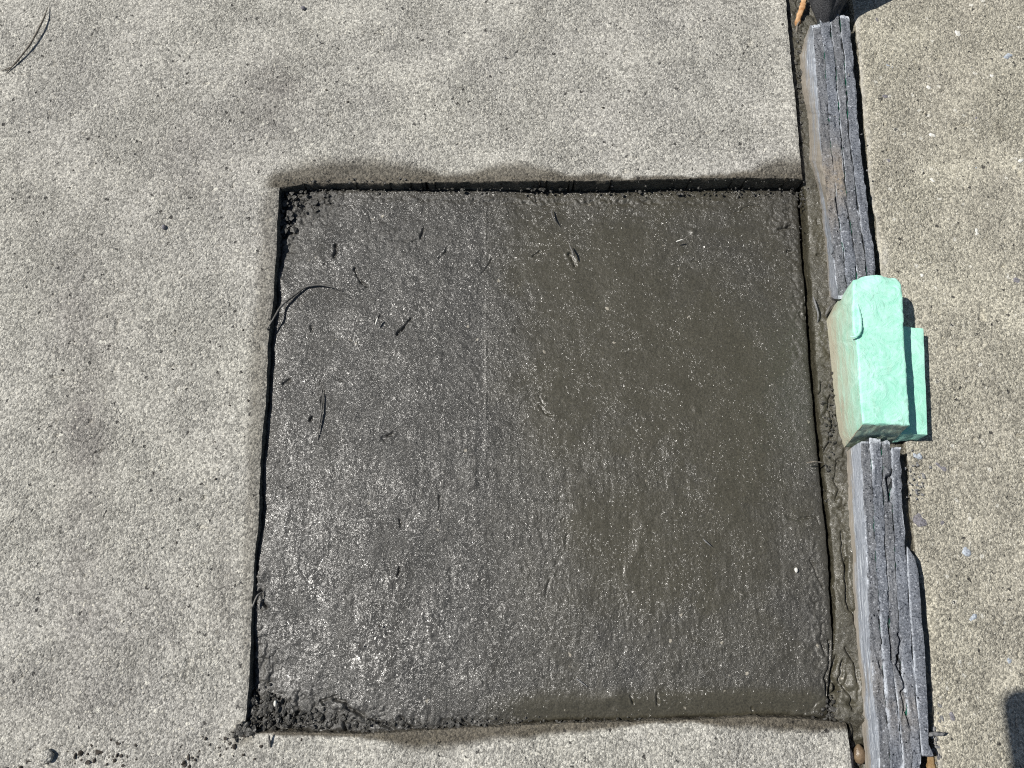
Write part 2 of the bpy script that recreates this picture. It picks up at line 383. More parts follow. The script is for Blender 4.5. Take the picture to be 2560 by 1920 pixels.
wall(G[jT, iL:], np.array([0, -1.]), .05, .97, 32, False)
wall(G[jB, iL:], np.array([0, 1.]), .05, .97, 33, True)
wall(G[jT:, -1], np.array([1., 0]), .06, .6, 34, False)
wall(G[:jB+1, -1], np.array([1., 0]), .06, .8, 35, False)
def coarse(rects):
    """the slab carries on well beyond the picture"""
    global off
    for q in rects:
        Vs.append(np.array(q, float)); Fs.append(np.array([[off, off+1, off+2, off+3]])); off += 4
        Aw.append(np.zeros(4)); Ap.append(np.zeros(4)); At.append(np.zeros(4))
FAR = 4.0
jt, jb = float(J(np.array(Y1))), float(J(np.array(Y0)))
jtf, jbf = jt+(FAR-Y1)*-.10, jb+(-FAR-Y0)*-.10
coarse([[(-FAR, -FAR, 0), (X0, -FAR, 0), (X0, FAR, 0), (-FAR, FAR, 0)],
        [(X0, Y1, 0), (jt, Y1, 0), (jtf, FAR, 0), (X0, FAR, 0)], [(X0, -FAR, 0), (jbf, -FAR, 0), (jb, Y0, 0), (X0, Y0, 0)],
        [(jt, Y1, 0), (jt, Y1, -.08), (jtf, FAR, -.08), (jtf, FAR, 0)], [(jbf, -FAR, 0), (jbf, -FAR, -.08), (jb, Y0, -.08), (jb, Y0, 0)]])
link("pavement", mesh("pavement", np.concatenate(Vs), np.concatenate(Fs), mat_conL,
     attrs={'wet': np.concatenate(Aw), 'pale': np.concatenate(Ap), 'tooled': np.concatenate(At), 'grime': np.concatenate([Ag, np.zeros(sum(map(len, Aw))-len(Ag))])}), kind='structure')

# ------------------------------------------------------------------ right paving slab
cell2 = .0011
U = nodes(.25, X1, cell2); Vv = nodes(Y0, Y1, cell2); U = U**1.15
UU, VV = np.meshgrid(U, Vv); Y = Y0+VV*(Y1-Y0); X = E(Y)+UU*(X1-E(Y))
PX, PY = px_of(X, Y); de = X-E(Y)
Z = slab_z(X+3, Y)
rough_edge = .5+.5*fbm(X*0+Y, Y*0, .03, 3, 41)
Z -= (.0035*np.clip(rough_edge, .15, 1))*np.exp(-de/(.0012+.0022*np.clip(rough_edge, 0, 1)))
Z -= .003*np.exp(-(((PX-2290)/30)**2+((PY-1215)/60)**2))*(.5+.5*fbm(X, Y, .006, 3, 42))
pale = np.exp(-(de/(.0022+.0022*np.clip(fbm(Y, Y*0+2, .05, 2, 43), 0, 1)))**2)*np.interp(PY, [0, 60, 100, 620, 700, 1200, 1400, 1780, 1830, 1900], [.2, .9, .8, .75, .9, .3, .2, .2, .9, .8])
pale = np.maximum(pale, .9*np.exp(-(((PX-2212)/9)**2+((PY-650)/38)**2)))
pale = pale*np.clip(.75+.8*fbm(X, Y, .004, 3, 44), 0, 1)
wetR = .75*np.exp(-(((PX-2292)/22)**2+((PY-1185)/50)**2))*np.clip(.5+1.2*fbm(X, Y, .01, 3, 45), 0, 1)
wetR += .42*np.clip(fbm(X, Y, .03, 4, 46)*2-.1, 0, 1)*np.exp(-(((PX-2460)/60)**2+((PY-330)/130)**2))
Vs = [np.stack([X, Y, Z], -1).reshape(-1, 3)]; Fs = [quads(*X.shape)]
Aw = [wetR.ravel()]; Ap = [pale.ravel()]; At = [np.zeros(X.size)]; off = X.size
wall(np.stack([X, Y, Z], -1)[:, 0], np.array([-1., 0]), .06, .5, 36, True)
et, eb = float(E(np.array(Y1))), float(E(np.array(Y0))); etf, ebf = et+(FAR-Y1)*-.10, eb+(-FAR-Y0)*-.10
coarse([[(X1, -FAR, 0), (FAR, -FAR, 0), (FAR, FAR, 0), (X1, FAR, 0)],
        [(et, Y1, 0), (X1, Y1, 0), (X1, FAR, 0), (etf, FAR, 0)], [(ebf, -FAR, 0), (X1, -FAR, 0), (X1, Y0, 0), (eb, Y0, 0)],
        [(et, Y1, 0), (etf, FAR, 0), (etf, FAR, -.08), (et, Y1, -.08)], [(ebf, -FAR, 0), (eb, Y0, 0), (eb, Y0, -.08), (ebf, -FAR, -.08)]])
paveR = link("pavement", mesh("pavement_right", np.concatenate(Vs), np.concatenate(Fs), mat_conR,
     attrs={'wet': np.concatenate(Aw), 'pale': np.concatenate(Ap), 'tooled': np.concatenate(At)}), kind='structure')
me = mesh("ground", [(-90, -90, -.09), (90, -90, -.09), (90, 90, -.09), (-90, 90, -.09)], np.array([[0, 1, 2, 3]]), mat_ground)
link("ground", me, kind='structure')

# ------------------------------------------------------------------ fresh wet concrete patch
PR_PX = [(2011, 440), (2012, 500), (2018, 600), (2026, 700), (2031, 794), (2037, 906), (2046, 1033), (2055, 1161), (2062, 1245),
         (2069, 1320), (2074, 1396), (2077, 1485), (2082, 1577), (2083, 1634), (2072, 1691), (2070, 1770), (2080, 1850)]
fPR = line_x(PR_PX, -.006)
PR = lambda y: fPR(y)+.0006*fbm(y, y*0, .008, 3, 51)-.0012
pc = .00056
U = nodes(-.19, .22, pc); Vv = nodes(-.097, .30, pc); UU, VV = np.meshgrid(U, Vv)
X = -.19+UU*.4; Y = -.097+VV*.4
for _ in range(6):
    X = (L(Y)-.0012)+UU*(PR(Y)-L(Y)+.0012); Y = (B(X)-.0012)+VV*(T(X)-B(X)+.0024)
PX, PY = px_of(X, Y, -.005)
top_d = np.interp(PX, [690, 760, 900, 1100, 1300, 1500, 2010], [10, 8, 8, 11, 15, 16, 16])
bot_d = np.interp(PX, [620, 700, 900, 1200, 2100], [7, 4.5, 3, 2.2, 2.2])
lef_d = np.interp(PY, [470, 560, 700, 1000, 1300, 1450, 1600, 1800], [12, 11, 5.5, 4.2, 4.2, 3.0, 5, 9])
tv = sm(0, 1, np.clip((PY-470)/(1800-470), 0, 1))
D = (top_d*(1-tv)+bot_d*tv)
wL = np.exp(-np.maximum(PX-Lp.min() if False else PX-np.interp(PY, [p[1] for p in L_PX], [p[0] for p in L_PX]), 0)/130)
D = D*(1-wL)+lef_d*wL
Z = -D*.001
# paste (smooth, brownish) zones
def blob(cx, cy, rx, ry, p=2): return np.exp(-(np.abs((PX-cx)/rx)**p+np.abs((PY-cy)/ry)**p))
paste = blob(1500, 860, 330, 400)+.8*blob(1300, 600, 180, 110)+.7*blob(1800, 1000, 200, 330)+.6*blob(1600, 1400, 170, 180)+.5*blob(1880, 1500, 120, 250)
paste += 1.2*(1-sm(0, 60, np.abs(PY-(1775-(PX-1000)*.02))))*sm(980, 1120, PX)
wx_, wy_ = X+.022*fbm(X, Y, .035, 3, 58), Y+.022*fbm(X+1, Y, .035, 3, 59)
paste = np.clip(paste*.75+.28*sm(1200, 1400, PX)+.6*fbm(wx_, wy_, .045, 5, 61, .6), 0, 1)
paste *= np.clip(sm(1120, 1420, PX+60*fbm(wx_, wy_, .03, 3, 60))+.18*sm(1195, 1225, PX), 0, 1)
rgh = 1-.75*paste
Z += .0009*fbm(X, Y, .08, 3, 62)
Z += rgh*(.00055*fbm(X, Y, .011, 3, 63)+.00030*fbm(X, Y, .0032, 3, 64))
Z += .00035*fbm(X, Y, .02, 3, 70)
Z += .00022*fbm(X*.18, Y, .0032, 3, 79)*(1-sm(900, 1200, PY))+.00022*fbm(X, Y*.18, .0034, 3, 80)*sm(900, 1200, PY)*(1-.5*paste)
# trowel seam and drag ridges
sx = 1215+3*fbm(Y, Y*0, .05, 2, 65)
Z += .00035*np.exp(-((PX-sx)/2.6)**2)*sm(470, 520, PY)*(1-sm(1120, 1180, PY))*np.clip(.7+fbm(Y, Y*0, .01, 2, 66), 0, 1.2)
Z += .0004*sm(-14, 14, PX-sx)*(1-sm(0, 220, PX-sx))*(1-sm(1100, 1200, PY))
Z += .0003*np.exp(-((PY-1248-.02*(PX-1300))/2.5)**2)*sm(1200, 1240, PX)*(1-sm(1400, 1500, PX))
# arcs of the trowel, lower right
Z += .0003*np.exp(-((np.hypot(PX-1450, PY-1300)-165)/14)**2)*(PX > 1560)*(PY > 1300)*(1-sm(1500, 1560, PY))
# lumps
for cx, cy, r, h in [(1740, 565, 7, 1.2), (1745, 1020, 9, .6), (1170, 1200, 20, .8), (1130, 1600, 16, .9), (1535, 1745, 26, 1.3), (1530, 1760, 14, -1.2), (1430, 1515, 60, .7),
                     (1015, 1208, 30, .9), (1180, 1185, 26, .8), (690, 690, 30, 1.0), (800, 620, 40, .8), (735, 780, 30, .8), (830, 480, 20, .9),
                     (960, 1095, 8, -1.6), (975, 1088, 6, .6), (650, 1440, 18, 1.6), (700, 1500, 50, .9), (760, 1720, 50, .8), (1990, 1330, 40, .9), (2010, 1300, 25, .8), (1385, 1030, 20, .6)]:
    Z += h*.001*np.exp(-((PX-cx)**2+(PY-cy)**2)/r**2)
# bottom lip slumping to the slab edge
dbp = np.interp(PX, [p[0] for p in B_PX], [p[1] for p in B_PX])-PY
Z -= .0022*(1-sm(5, 62, dbp))*sm(1050, 1200, PX)
# rubble corners
rub = np.maximum.reduce([1.3*blob(750, 505, 85, 50), 1.1*blob(700, 560, 40, 80), 1.1*blob(690, 1780, 110, 55), .9*blob(860, 1800, 150, 35), .7*blob(1080, 1805, 170, 22),
     .7*blob(650, 1680, 45, 90), .5*blob(645, 1470, 30, 60), .35*blob(1000, 590, 110, 30), .6*blob(1990, 520, 55, 50), .5*blob(1990, 1800, 90, 22), .55*blob(2040, 1560, 26, 250), .4*blob(2005, 700, 22, 260), .5*blob(1350, 490, 600, 8)])
rub = np.clip(rub*(1.05+.7*fbm(X, Y, .02, 3, 67)), 0, 1.1)
rid = 1-np.abs(fbm(X, Y, .0075, 3, 68))*2.6
Z += rub*(-.0026*np.clip(rid-.35, 0, 1)+.0016*fbm(X, Y, .004, 2, 69)+.0004)
# falls away at the walls
eL = np.maximum(X-L(Y), 0); eT = np.maximum(T(X)-Y, 0); eB = np.maximum(Y-B(X), 0); eR = np.maximum(PR(Y)-X, 0)
Z -= .0028*np.exp(-eL/(.0016+.0012*(1+fbm(Y, Y*0, .01, 3, 71))))*(.9+.9*fbm(Y, Y*0+3, .014, 3, 73))
Z -= .0020*np.exp(-eT/.0016)*(.6+.6*fbm(X, X*0, .01, 3, 72))
Z -= .0042*np.exp(-(eB/.0013)**1.5)*np.clip(.65+.9*fbm(X, X*0+1, .03, 2, 74), .1, 1.2)
Z -= .0016*np.exp(-eR/.0018)
# cracks, digs and imprints, given where they are seen
GRO = [([(840, 1748), (862, 1752), (868, 1768), (905, 1788), (960, 1812), (990, 1824)], 5, 4.5), ([(800, 1752), (846, 1740)], 4, 3.5), ([(860, 1790), (862, 1828)], 5, 4),
       ([(700, 1795), (730, 1800), (745, 1780), (770, 1785)], 5, 4), ([(1000, 1790), (1012, 1808), (1050, 1825)], 5, 4), ([(1160, 1800), (1172, 1815)], 4, 4), ([(640, 1740), (655, 1790), (640, 1825)], 8, 5),
       ([(835, 608), (838, 625), (832, 640)], 4, 3), ([(884, 668), (897, 700), (915, 712)], 4, 3), ([(1060, 560), (1050, 590)], 4, 3), ([(1200, 680), (1230, 640)], 2.5, 1.2), ([(1095, 640), (1120, 610)], 3, 2),
       ([(1333, 630), (1352, 615)], 3, 2.0), ([(1425, 622), (1436, 640), (1441, 652)], 5, 4), ([(990, 832), (1005, 815), (1026, 794)], 4, 3), ([(940, 800), (950, 785)], 3, 2), ([(708, 960), (726, 948)], 4, 3),
       ([(776, 812), (779, 826)], 4, 3), ([(774, 1050), (780, 1040)], 5, 3), ([(968, 1090), (980, 1083)], 5, 3.5), ([(850, 948), (856, 950)], 4, 3), ([(800, 955), (808, 975), (806, 1020)], 4, 2.5),
       ([(1350, 1012), (1365, 1030), (1382, 1034)], 3, 2.2), ([(1350, 985), (1362, 1010)], 2.5, 1), ([(1835, 508), (1860, 512), (1885, 498), (1912, 495)], 2.5, 2), ([(1960, 560), (1990, 548), (2000, 553)], 3.5, 3), ([(1982, 612), (2002, 614)], 4, 3),
       ([(1740, 640), (1760, 636)], 3, 1.5), ([(1000, 1300), (1003, 1320)], 3, 2), ([(1000, 1420), (995, 1438)], 3, 2.5), ([(1370, 1445), (1395, 1400), (1412, 1375), (1420, 1340)], 5, .5), ([(1360, 1490), (1378, 1440)], 4, .8),
       ([(655, 1480), (660, 1510), (668, 1518)], 4, 3.5), ([(633, 1515), (645, 1490), (655, 1475)], 4, 3), ([(2020, 730), (2030, 790)], 4, 2), ([(2015, 775), (2025, 790)], 5, 3), ([(1970, 1290), (2000, 1300), (2040, 1290), (2050, 1310)], 4, 1.6),
       ([(2030, 1400), (2045, 1440), (2060, 1470)], 3, 2.5), ([(2055, 1560), (2048, 1600), (2062, 1640)], 4, 3), ([(2070, 1600), (2072, 1660), (2060, 1700), (2071, 1760)], 4, 4), ([(1640, 1735), (1642, 1760)], 3, 2.5), ([(1890, 1795), (1880, 1770)], 3, 2),
       ([(1575, 1740), (1582, 1758)], 3, 3), ([(1100, 1240), (1095, 1270)], 3, 2), ([(1340, 475), (1345, 495)], 3, 2)]
rs = np.random.RandomState(5)
for k in range(26):
    a = rs.uniform(0, math.pi); x_ = rs.uniform(700, 1950); y_ = rs.uniform(520, 1740)
    if x_ > 1200 and rs.rand() < .6: continue
    l_ = rs.uniform(2, 6); GRO.append(([(x_, y_), (x_+l_*math.cos(a), y_+l_*math.sin(a))], rs.uniform(1.6, 2.3), rs.uniform(.8, 2.)))
jx = PX+5*fbm(X, Y, .006, 3, 75); jy = PY+5*fbm(X+1, Y, .006, 3, 76)
for pts, wd, dp in GRO:
    xs = [p[0] for p in pts]; ys = [p[1] for p in pts]
    m_ = (PX > min(xs)-30) & (PX < max(xs)+30) & (PY > min(ys)-30) & (PY < max(ys)+30)
    d_ = seg_dist(jx[m_], jy[m_], pts)
    vv = np.clip(.75+.7*fbm(X[m_], Y[m_], .0035, 2, 77), .1, 1.2); Z[m_] -= .75*vv*(dp*.001*np.exp(-(d_/(wd*.72))**2) - .1*dp*.001*np.exp(-((d_-wd*1.6)/wd)**2))
dull = np.clip(rub*1.1, 0, 1)
glint = 1.15*blob(660, 1500, 360, 330)+.35*blob(700, 850, 280, 480)+.55*blob(1150, 1600, 600, 200)+.25*(PX < 1215)+.5*np.exp(-np.abs(PX-1205)/35)*(PY < 1250)
glint = np.clip(glint*(.7+.9*fbm(X, Y*.5, .018, 4, 78)), 0, 1)
Vs = [np.stack([X, Y, Z], -1).reshape(-1, 3)]; Fs = [quads(*X.shape)]; off = X.size
Aw, Ap, At = [paste.ravel()], [dull.ravel()], [np.zeros(X.size)]
wall(np.stack([X, Y, Z], -1)[:, -1], np.array([1., 0]), .03, .2, 37, False)
wall(np.stack([X, Y, Z], -1)[0], np.array([0., -1]), .02, .2, 38, True)
ctr = at(1350, 1130, 0); V_ = np.concatenate(Vs)-ctr
link("concrete_patch", mesh("concrete_patch", V_, np.concatenate(Fs), mat_wet, attrs={'paste': np.concatenate(Aw), 'dull': np.concatenate(Ap), 'glint': np.concatenate([glint.ravel(), np.zeros(sum(map(len, Aw))-glint.size)])}),
     loc=ctr, label="square patch of dark wet fresh concrete filling the cut-out hole in the pavement", category="concrete patch")

# ------------------------------------------------------------------ mud filling the joint
ML_PX = [(p[0], p[1]) for p in PR_PX]
def ML(y):
    jj = J(y)+.0035; pr = PR(y)+.0012+.0030*sm(-.06, -.02, y)+.0008*fbm(y, y*0, .01, 3, 81)
    s = sm(-.097, -.092, y)*(1-sm(.297, .303, y)); return jj*(1-s)+pr*s
mc = .0009
U = nodes(.20, .275, mc); Vv = nodes(Y0, Y1, mc); UU, VV = np.meshgrid(U, Vv); Y = Y0+VV*(Y1-Y0)
X = ML(Y)+UU*(E(Y)+.001-ML(Y)); PX, PY = px_of(X, Y, -.008)
Dm = np.interp(PY, [-100, 0, 400, 480, 700, 1000, 1200, 1500, 1700, 1800, 1840, 1880, 2000], [11, 10, 8, 8.5, 9, 8.5, 7, 4.5, 3.2, 3.4, 7, 14, 15])
Z = -Dm*.001-.0012*np.exp(-(X-ML(Y))/.002)+.0012*fbm(X, Y, .02, 3, 82)+.0006*fbm(X, Y, .005, 3, 83)
Z += .003*sm(0, .03, X-ML(Y))
MG = [([(2113, 1400), (2112, 1450), (2116, 1521), (2133, 1540), (2140, 1580)], 3.5, 4), ([(2100, 1330), (2104, 1395), (2113, 1420)], 3, 3), ([(2088, 1250), (2098, 1225), (2085, 1200), (2093, 1150)], 3, 2.5),
      ([(2062, 1130), (2075, 1105), (2085, 1060), (2075, 1010), (2080, 985)], 3.5, 3), ([(2050, 990), (2056, 960)], 3, 2.5), ([(2100, 1650), (2095, 1700), (2120, 1740), (2125, 1770)], 3, 3), ([(2060, 1760), (2090, 1720), (2078, 1700)], 5, 4.5),
      ([(2072, 1772), (2085, 1745), (2090, 1725)], 6, 5), ([(2085, 1640), (2073, 1691), (2070, 1765)], 4, 4), ([(2120, 1790), (2135, 1830), (2130, 1870)], 3, 3), ([(2045, 633), (2062, 633)], 2.5, 2.5), ([(2110, 1620), (2128, 1660), (2135, 1700)], 3, 3),
      ([(2040, 548), (2044, 560)], 3, 2), ([(1980, 1797), (2030, 1790), (2065, 1773)], 3, 4), ([(2110, 1755), (2130, 1760)], 4, 3), ([(2095, 1270), (2110, 1265)], 2, 2)]
jx = PX+5*fbm(X, Y, .006, 3, 85); jy = PY+5*fbm(X+1, Y, .006, 3, 86)
for pts, wd, dp in MG: Z -= dp*.001*np.exp(-(seg_dist(jx, jy, pts)/wd)**2)
rb = np.clip(np.exp(-((PY-1790)/110)**2)+np.exp(-((PY-1040)/180)**2)*.7+.9*(PY < 470)+.35, 0, 1)
Z += rb*(-.0022*np.clip(.7-np.abs(fbm(X, Y, .008, 3, 87))*3, 0, 1)+.0010*fbm(X, Y, .004, 2, 88))
paste = np.clip(.5+fbm(X, Y, .03, 2, 89)-.5*rb, 0, 1)
Vs = [np.stack([X, Y, Z], -1).reshape(-1, 3)]; Fs = [quads(*X.shape)]; off = X.size
Aw, Ap, At = [paste.ravel()], [rb.ravel()*.6], [np.zeros(X.size)]
wall(np.stack([X, Y, Z], -1)[:, 0], np.array([-1., 0]), .03, .2, 39, True)
link("joint_mud", mesh("joint_mud", np.concatenate(Vs), np.concatenate(Fs), mat_mud, attrs={'paste': np.concatenate(Aw), 'dull': np.concatenate(Ap)}), kind='structure')
q = [(jbf-.02, -FAR, -.03), (ebf+.02, -FAR, -.03), (etf+.02, FAR, -.03), (jtf-.02, FAR, -.03)]
link("soil", mesh("soil", q, np.array([[0, 1, 2, 3]]), mat_soil), kind='structure')

# ------------------------------------------------------------------ warped boxes: foam layers and blocks
def pl(pts, n):
    p = np.array(pts, float); s = np.concatenate([[0], np.cumsum(np.hypot(*np.diff(p, axis=0).T))]); t = np.linspace(0, s[-1], n)
    return np.interp(t, s, p[:, 0]), np.interp(t, s, p[:, 1])
def wbox(tl, tr, bl, br, zt, zb, nu, nv, nw, seed, amp=.0004, wl_=.008, rnd_=.0004, jag=.0, ends=0., carve=None):
    """closed box between four lengthwise lines; returns verts, faces, face tags (0 top,1 left,2 right,3 end,4 bottom), per-vert (u,v,w)"""
    L4 = []
    for (pp, z) in ((tl, zt), (tr, zt), (bl, zb), (br, zb)):
        x, y = pl(pp, nv); z_ = z if np.isscalar(z) else np.interp(np.linspace(0, 1, nv), np.linspace(0, 1, len(z)), z)
        L4.append(at(x, y, z_))
    TL, TR, BL, BR = L4; idx = {}; V = []; UVW = []
    def vid(i, j, k):
        key = (i, j, k)
        if key in idx: return idx[key]
        u, w = i/(nu-1), k/(nw-1); p = (TL[j]*(1-u)+TR[j]*u)*w+(BL[j]*(1-u)+BR[j]*u)*(1-w)
        idx[key] = len(V); V.append(p); UVW.append((u, j/(nv-1), w)); return idx[key]
    Fc, tg = [], []
    for j in range(nv-1):
        for i in range(nu-1):
            Fc.append((vid(i, j, nw-1), vid(i, j+1, nw-1), vid(i+1, j+1, nw-1), vid(i+1, j, nw-1))); tg.append(0)
        for k in range(nw-1):
            Fc.append((vid(0, j, k), vid(0, j+1, k), vid(0, j+1, k+1), vid(0, j, k+1))); tg.append(1)
            Fc.append((vid(nu-1, j, k), vid(nu-1, j, k+1), vid(nu-1, j+1, k+1), vid(nu-1, j+1, k))); tg.append(2)
    for j in (0, nv-1):
        for i in range(nu-1):
            for k in range(nw-1):
                f = (vid(i, j, k), vid(i, j, k+1), vid(i+1, j, k+1), vid(i+1, j, k)); Fc.append(f if j == 0 else f[::-1]); tg.append(3)
    V = np.array(V); UVW = np.array(UVW); x, y, z = V.T
    nx = fbm(y*1.0, z, wl_, 3, seed)*amp+fbm(y, z, wl_*.25, 2, seed+1)*amp*.5
    side = (np.abs(UVW[:, 0]-.5) > .49)
    V[:, 0] += nx*side
    topv = UVW[:, 2] > .99
    V[:, 2] += (fbm(x, y, wl_*.8, 3, seed+2)*amp)*topv
    endd = np.minimum(UVW[:, 1], 1-UVW[:, 1])*(nv-1) < .5
    V[:, 1] += fbm(x, z, .005, 3, seed+3)*(amp*1.5+ends)*endd
    if carve is not None:
        qx, qy = px_of(V[:, 0], V[:, 1], V[:, 2])
        for pts, wd, dp in carve: V[:, 2] -= topv*dp*.001*np.exp(-(seg_dist(qx, qy, pts)/wd)**2)
        V[:, 2] += topv*.0006*np.clip(fbm(V[:, 0]*2.5, V[:, 1]*.5, .006, 3, seed+9)*2, -1, .6)
    edge = topv & (side | endd); V[:, 2] -= rnd_*edge
    V[:, 2] += jag*fbm(y, x, .006, 3, seed+4)*edge
    return V, Fc, np.array(tg), UVW
def thing(name, loc, label, cat, group=None):
    o = bpy.data.objects.new(name, None); o.empty_display_size = .01; S.collection.objects.link(o); o.location = loc
    o['label'] = label; o['category'] = cat
    if group: o['group'] = group
    return o
def add_box(name, parent, base, args, mats, tagmat, attrs_fn=None, **kw):
    V, Fc, tg, UVW = wbox(*args, **kw)
    A = attrs_fn(V, UVW) if attrs_fn else {}
    me = mesh(name, V-np.array(base), Fc, mats, smooth=True, attrs=A, mi=[tagmat[t] for t in tg])
    me.set_sharp_from_angle(angle=math.radians(50))
    return link(name, me, parent)

ZF = .0115
FG = [([(2247, 1586), (2255, 1602), (2249, 1622), (2250, 1645), (2243, 1662), (2252, 1680), (2262, 1704), (2264, 1722), (2254, 1732)], 3.2, 5), ([(2221, 1195), (2224, 1215), (2229, 1250)], 5, 6), ([(2228, 1190), (2222, 1196)], 5, 4),
      ([(2244, 1640), (2252, 1668), (2264, 1690)], 3, 3), ([(2222, 1560), (2228, 1600), (2230, 1650)], 2.5, 4), ([(2254, 1730), (2262, 1770), (2276, 1815)], 2.5, 3), ([(2225, 1480), (2226, 1500)], 4, 2.5), ([(2262, 1760), (2258, 1800)], 2.5, 2),
      ([(2093, 494), (2095, 512), (2097, 532)], 3, 5), ([(2116, 495), (2122, 520), (2128, 545)], 2.5, 3), ([(2098, 540), (2110, 536), (2124, 545)], 2.5, 2), ([(2085, 632), (2092, 645)], 3.5, 4), ([(2077, 672), (2080, 705)], 3.5, 4), ([(2200, 1655), (2203, 1668)], 3, 3),
      ([(2124, 155), (2129, 170)], 3, -1.2), ([(2083, 310), (2084, 312)], 5, -1.5), ([(2112, 243), (2113, 245)], 5, -1.8), ([(2206, 1600), (2206, 1606)], 5, -2.2), ([(2212, 1172), (2220, 1184)], 5, -2.2)]
def foam_strip(bounds, leftbase, base, obj, starts, ztops, seeds, zb=-.03, stainfn=None, gaps=None):
    n = len(bounds)-1
    for k in range(n):
        lf, rt = bounds[k], bounds[k+1]
        y0 = starts[k]
        def cut(pts, y0):
            p = sorted(pts, key=lambda q: q[1]); ys = [q[1] for q in p]; xs = [q[0] for q in p]
            out = [(float(np.interp(y0, ys, xs)), y0)]+[q for q in p if q[1] > y0+2]; return out
        tl, tr = cut(lf, y0), cut(rt, y0)
        zt = ztops[k]; g = .45+(gaps[k] if gaps else 0)
        tl = [(x+g, y) for x, y in tl]; tr = [(x-g, y) for x, y in tr]
        vt = lambda pts: [tuple(px_of(*(at(x, y, zt)))) for x, y in pts]
        def down(pts, zz):   # pixel of the point straight below
            r = []
            for x, y in pts:
                p = at(x, y, zt); r.append(tuple(float(c) for c in px_of(p[0], p[1], zz)))
            return r
        bl = down(tl, zb) if (k > 0 or leftbase is None) else leftbase
        br = down(tr, zb)
        zbl = zb
        nv = int((max(q[1] for q in tl)-y0)/3)+2
        def A(V, UVW, k=k, zt=zt):
            u, v, w_ = UVW.T; y = V[:, 1]; PXv, PYv = px_of(V[:, 0], V[:, 1], V[:, 2])
            e = (w_ > .99)*(np.maximum(((u < .01)+(.95*(np.abs(u-1/9) < .03)+(.7 if k == 1 else .25)*(np.abs(u-2/9) < .03))*(seeds > 150))*sm(-.1, .35, fbm(y, y*0+k, .03, 3, seeds+k)), (u > .99)*sm(.1, .5, fbm(y, y*0+k+1, .03, 3, seeds+k+1))))
            e = np.maximum(e, ((v < .01) | (v > .99))*.8*(w_ > .9))
            st = stainfn(PXv, PYv, V[:, 2], k) if stainfn else y*0
            return {'edge': e, 'stain': st}
        add_box("foam_layer", obj, base, (tl, tr, bl, br, zt, zb if k else [zb]*2, 10, nv, 5, seeds*7+k*3), [mat_foam if k % 2 else mat_foam2, mat_skin, mat_gap],
                {0: 0, 1: 1 if k == 0 else 2, 2: 2, 3: 0, 4: 0}, A, amp=.00075, wl_=.009, rnd_=.0003, jag=.0009, ends=.0014, carve=FG)

# upper strip
b0 = [(2027, 50), (2032, 90), (2039, 151), (2051, 347), (2062, 470), (2068, 500), (2078, 600), (2084, 641), (2094, 735), (2096, 745)]
b1 = [(2048, 40), (2055, 100), (2063, 151), (2076, 347), (2092, 500), (2109, 641), (2118, 735), (2119, 745)]
b2 = [(2073, 25), (2080, 100), (2088, 151), (2103, 347), (2118, 500), (2138, 641), (2147, 735), (2148, 745)]
b3 = [(2097, 25), (2105, 100), (2111, 151), (2124, 347), (2143, 500), (2163, 641), (2172, 735), (2173, 745)]
b4 = [(2121, 25), (2129, 99), (2134, 151), (2150, 347), (2168, 500), (2187, 641), (2196, 735), (2197, 745)]
base = at(2100, 400, -.012)
o = thing("foam_strip", base, "long layered grey foam filler strip standing in the joint above the mint green blocks", "foam strip", "grey foam filler strips in the joint")
zt = ZF
lb = [tuple(p) for p in [(2025, 63), (2010, 98), (1999, 139), (2005, 226), (2018, 286), (2020, 347), (2022, 400), (2046, 472), (2052, 520), (2056, 559), (2066, 641), (2070, 713), (2073, 745)]]
def stain_up(PXv, PYv, z, k):
    s = 0.6*sm(.003, -.009, z)
    if k == 0: s = s+.35*np.exp(-((PYv-300)/180)**2)*(z < .008)+.9*np.exp(-((PYv-460)/90)**2)*(z > .006)
    if k == 1: s = s+1.0*np.exp(-((PYv-440)/75)**2)
    return np.clip(s, 0, 1)
foam_strip([b0, b1, b2, b3, b4], lb, base, o, [62, 47, 32, 38], [ZF, ZF+.0004, ZF+.0002, ZF-.0003], 100, zb=-.0095, stainfn=stain_up, gaps=[0, .3, .7, .5])
# lower strip
c0 = [(2152, 1101), (2155, 1156), (2157, 1257), (2164, 1371), (2166, 1434), (2178, 1648), (2188, 1762), (2192, 1818), (2200, 1886), (2201, 1920), (2206, 2000)]
c1 = [(2174, 1101), (2178, 1156), (2183, 1257), (2189, 1371), (2193, 1434), (2205, 1648), (2214, 1762), (2219, 1818), (2224, 1886), (2226, 1920), (2232, 2000)]
c2 = [(2202, 1101), (2205, 1156), (2210, 1257), (2214, 1371), (2218, 1434), (2229, 1648), (2243, 1762), (2248, 1818), (2255, 1886), (2256, 1920), (2262, 2000)]
c3 = [(2226, 1101), (2229, 1156), (2231, 1257), (2237, 1371), (2239, 1434), (2252, 1648), (2266, 1762), (2272, 1818), (2280, 1886), (2281, 1920), (2287, 2000)]
c4 = [(2250, 1101), (2253, 1156), (2256, 1257), (2266, 1371), (2268, 1434), (2283, 1648), (2292, 1762), (2297, 1818), (2303, 1886), (2303, 1920), (2308, 2000)]
c5 = [(2268, 1365), (2290, 1394), (2296, 1434), (2305, 1540), (2313, 1648), (2320, 1762), (2321, 1840), (2322, 1862), (2333, 1884), (2334, 1890)]
base2 = at(2220, 1550, -.005)
o2 = thing("foam_strip", base2, "layered grey foam strip in the joint below the mint green blocks, torn on its right", "foam strip", "grey foam filler strips in the joint")
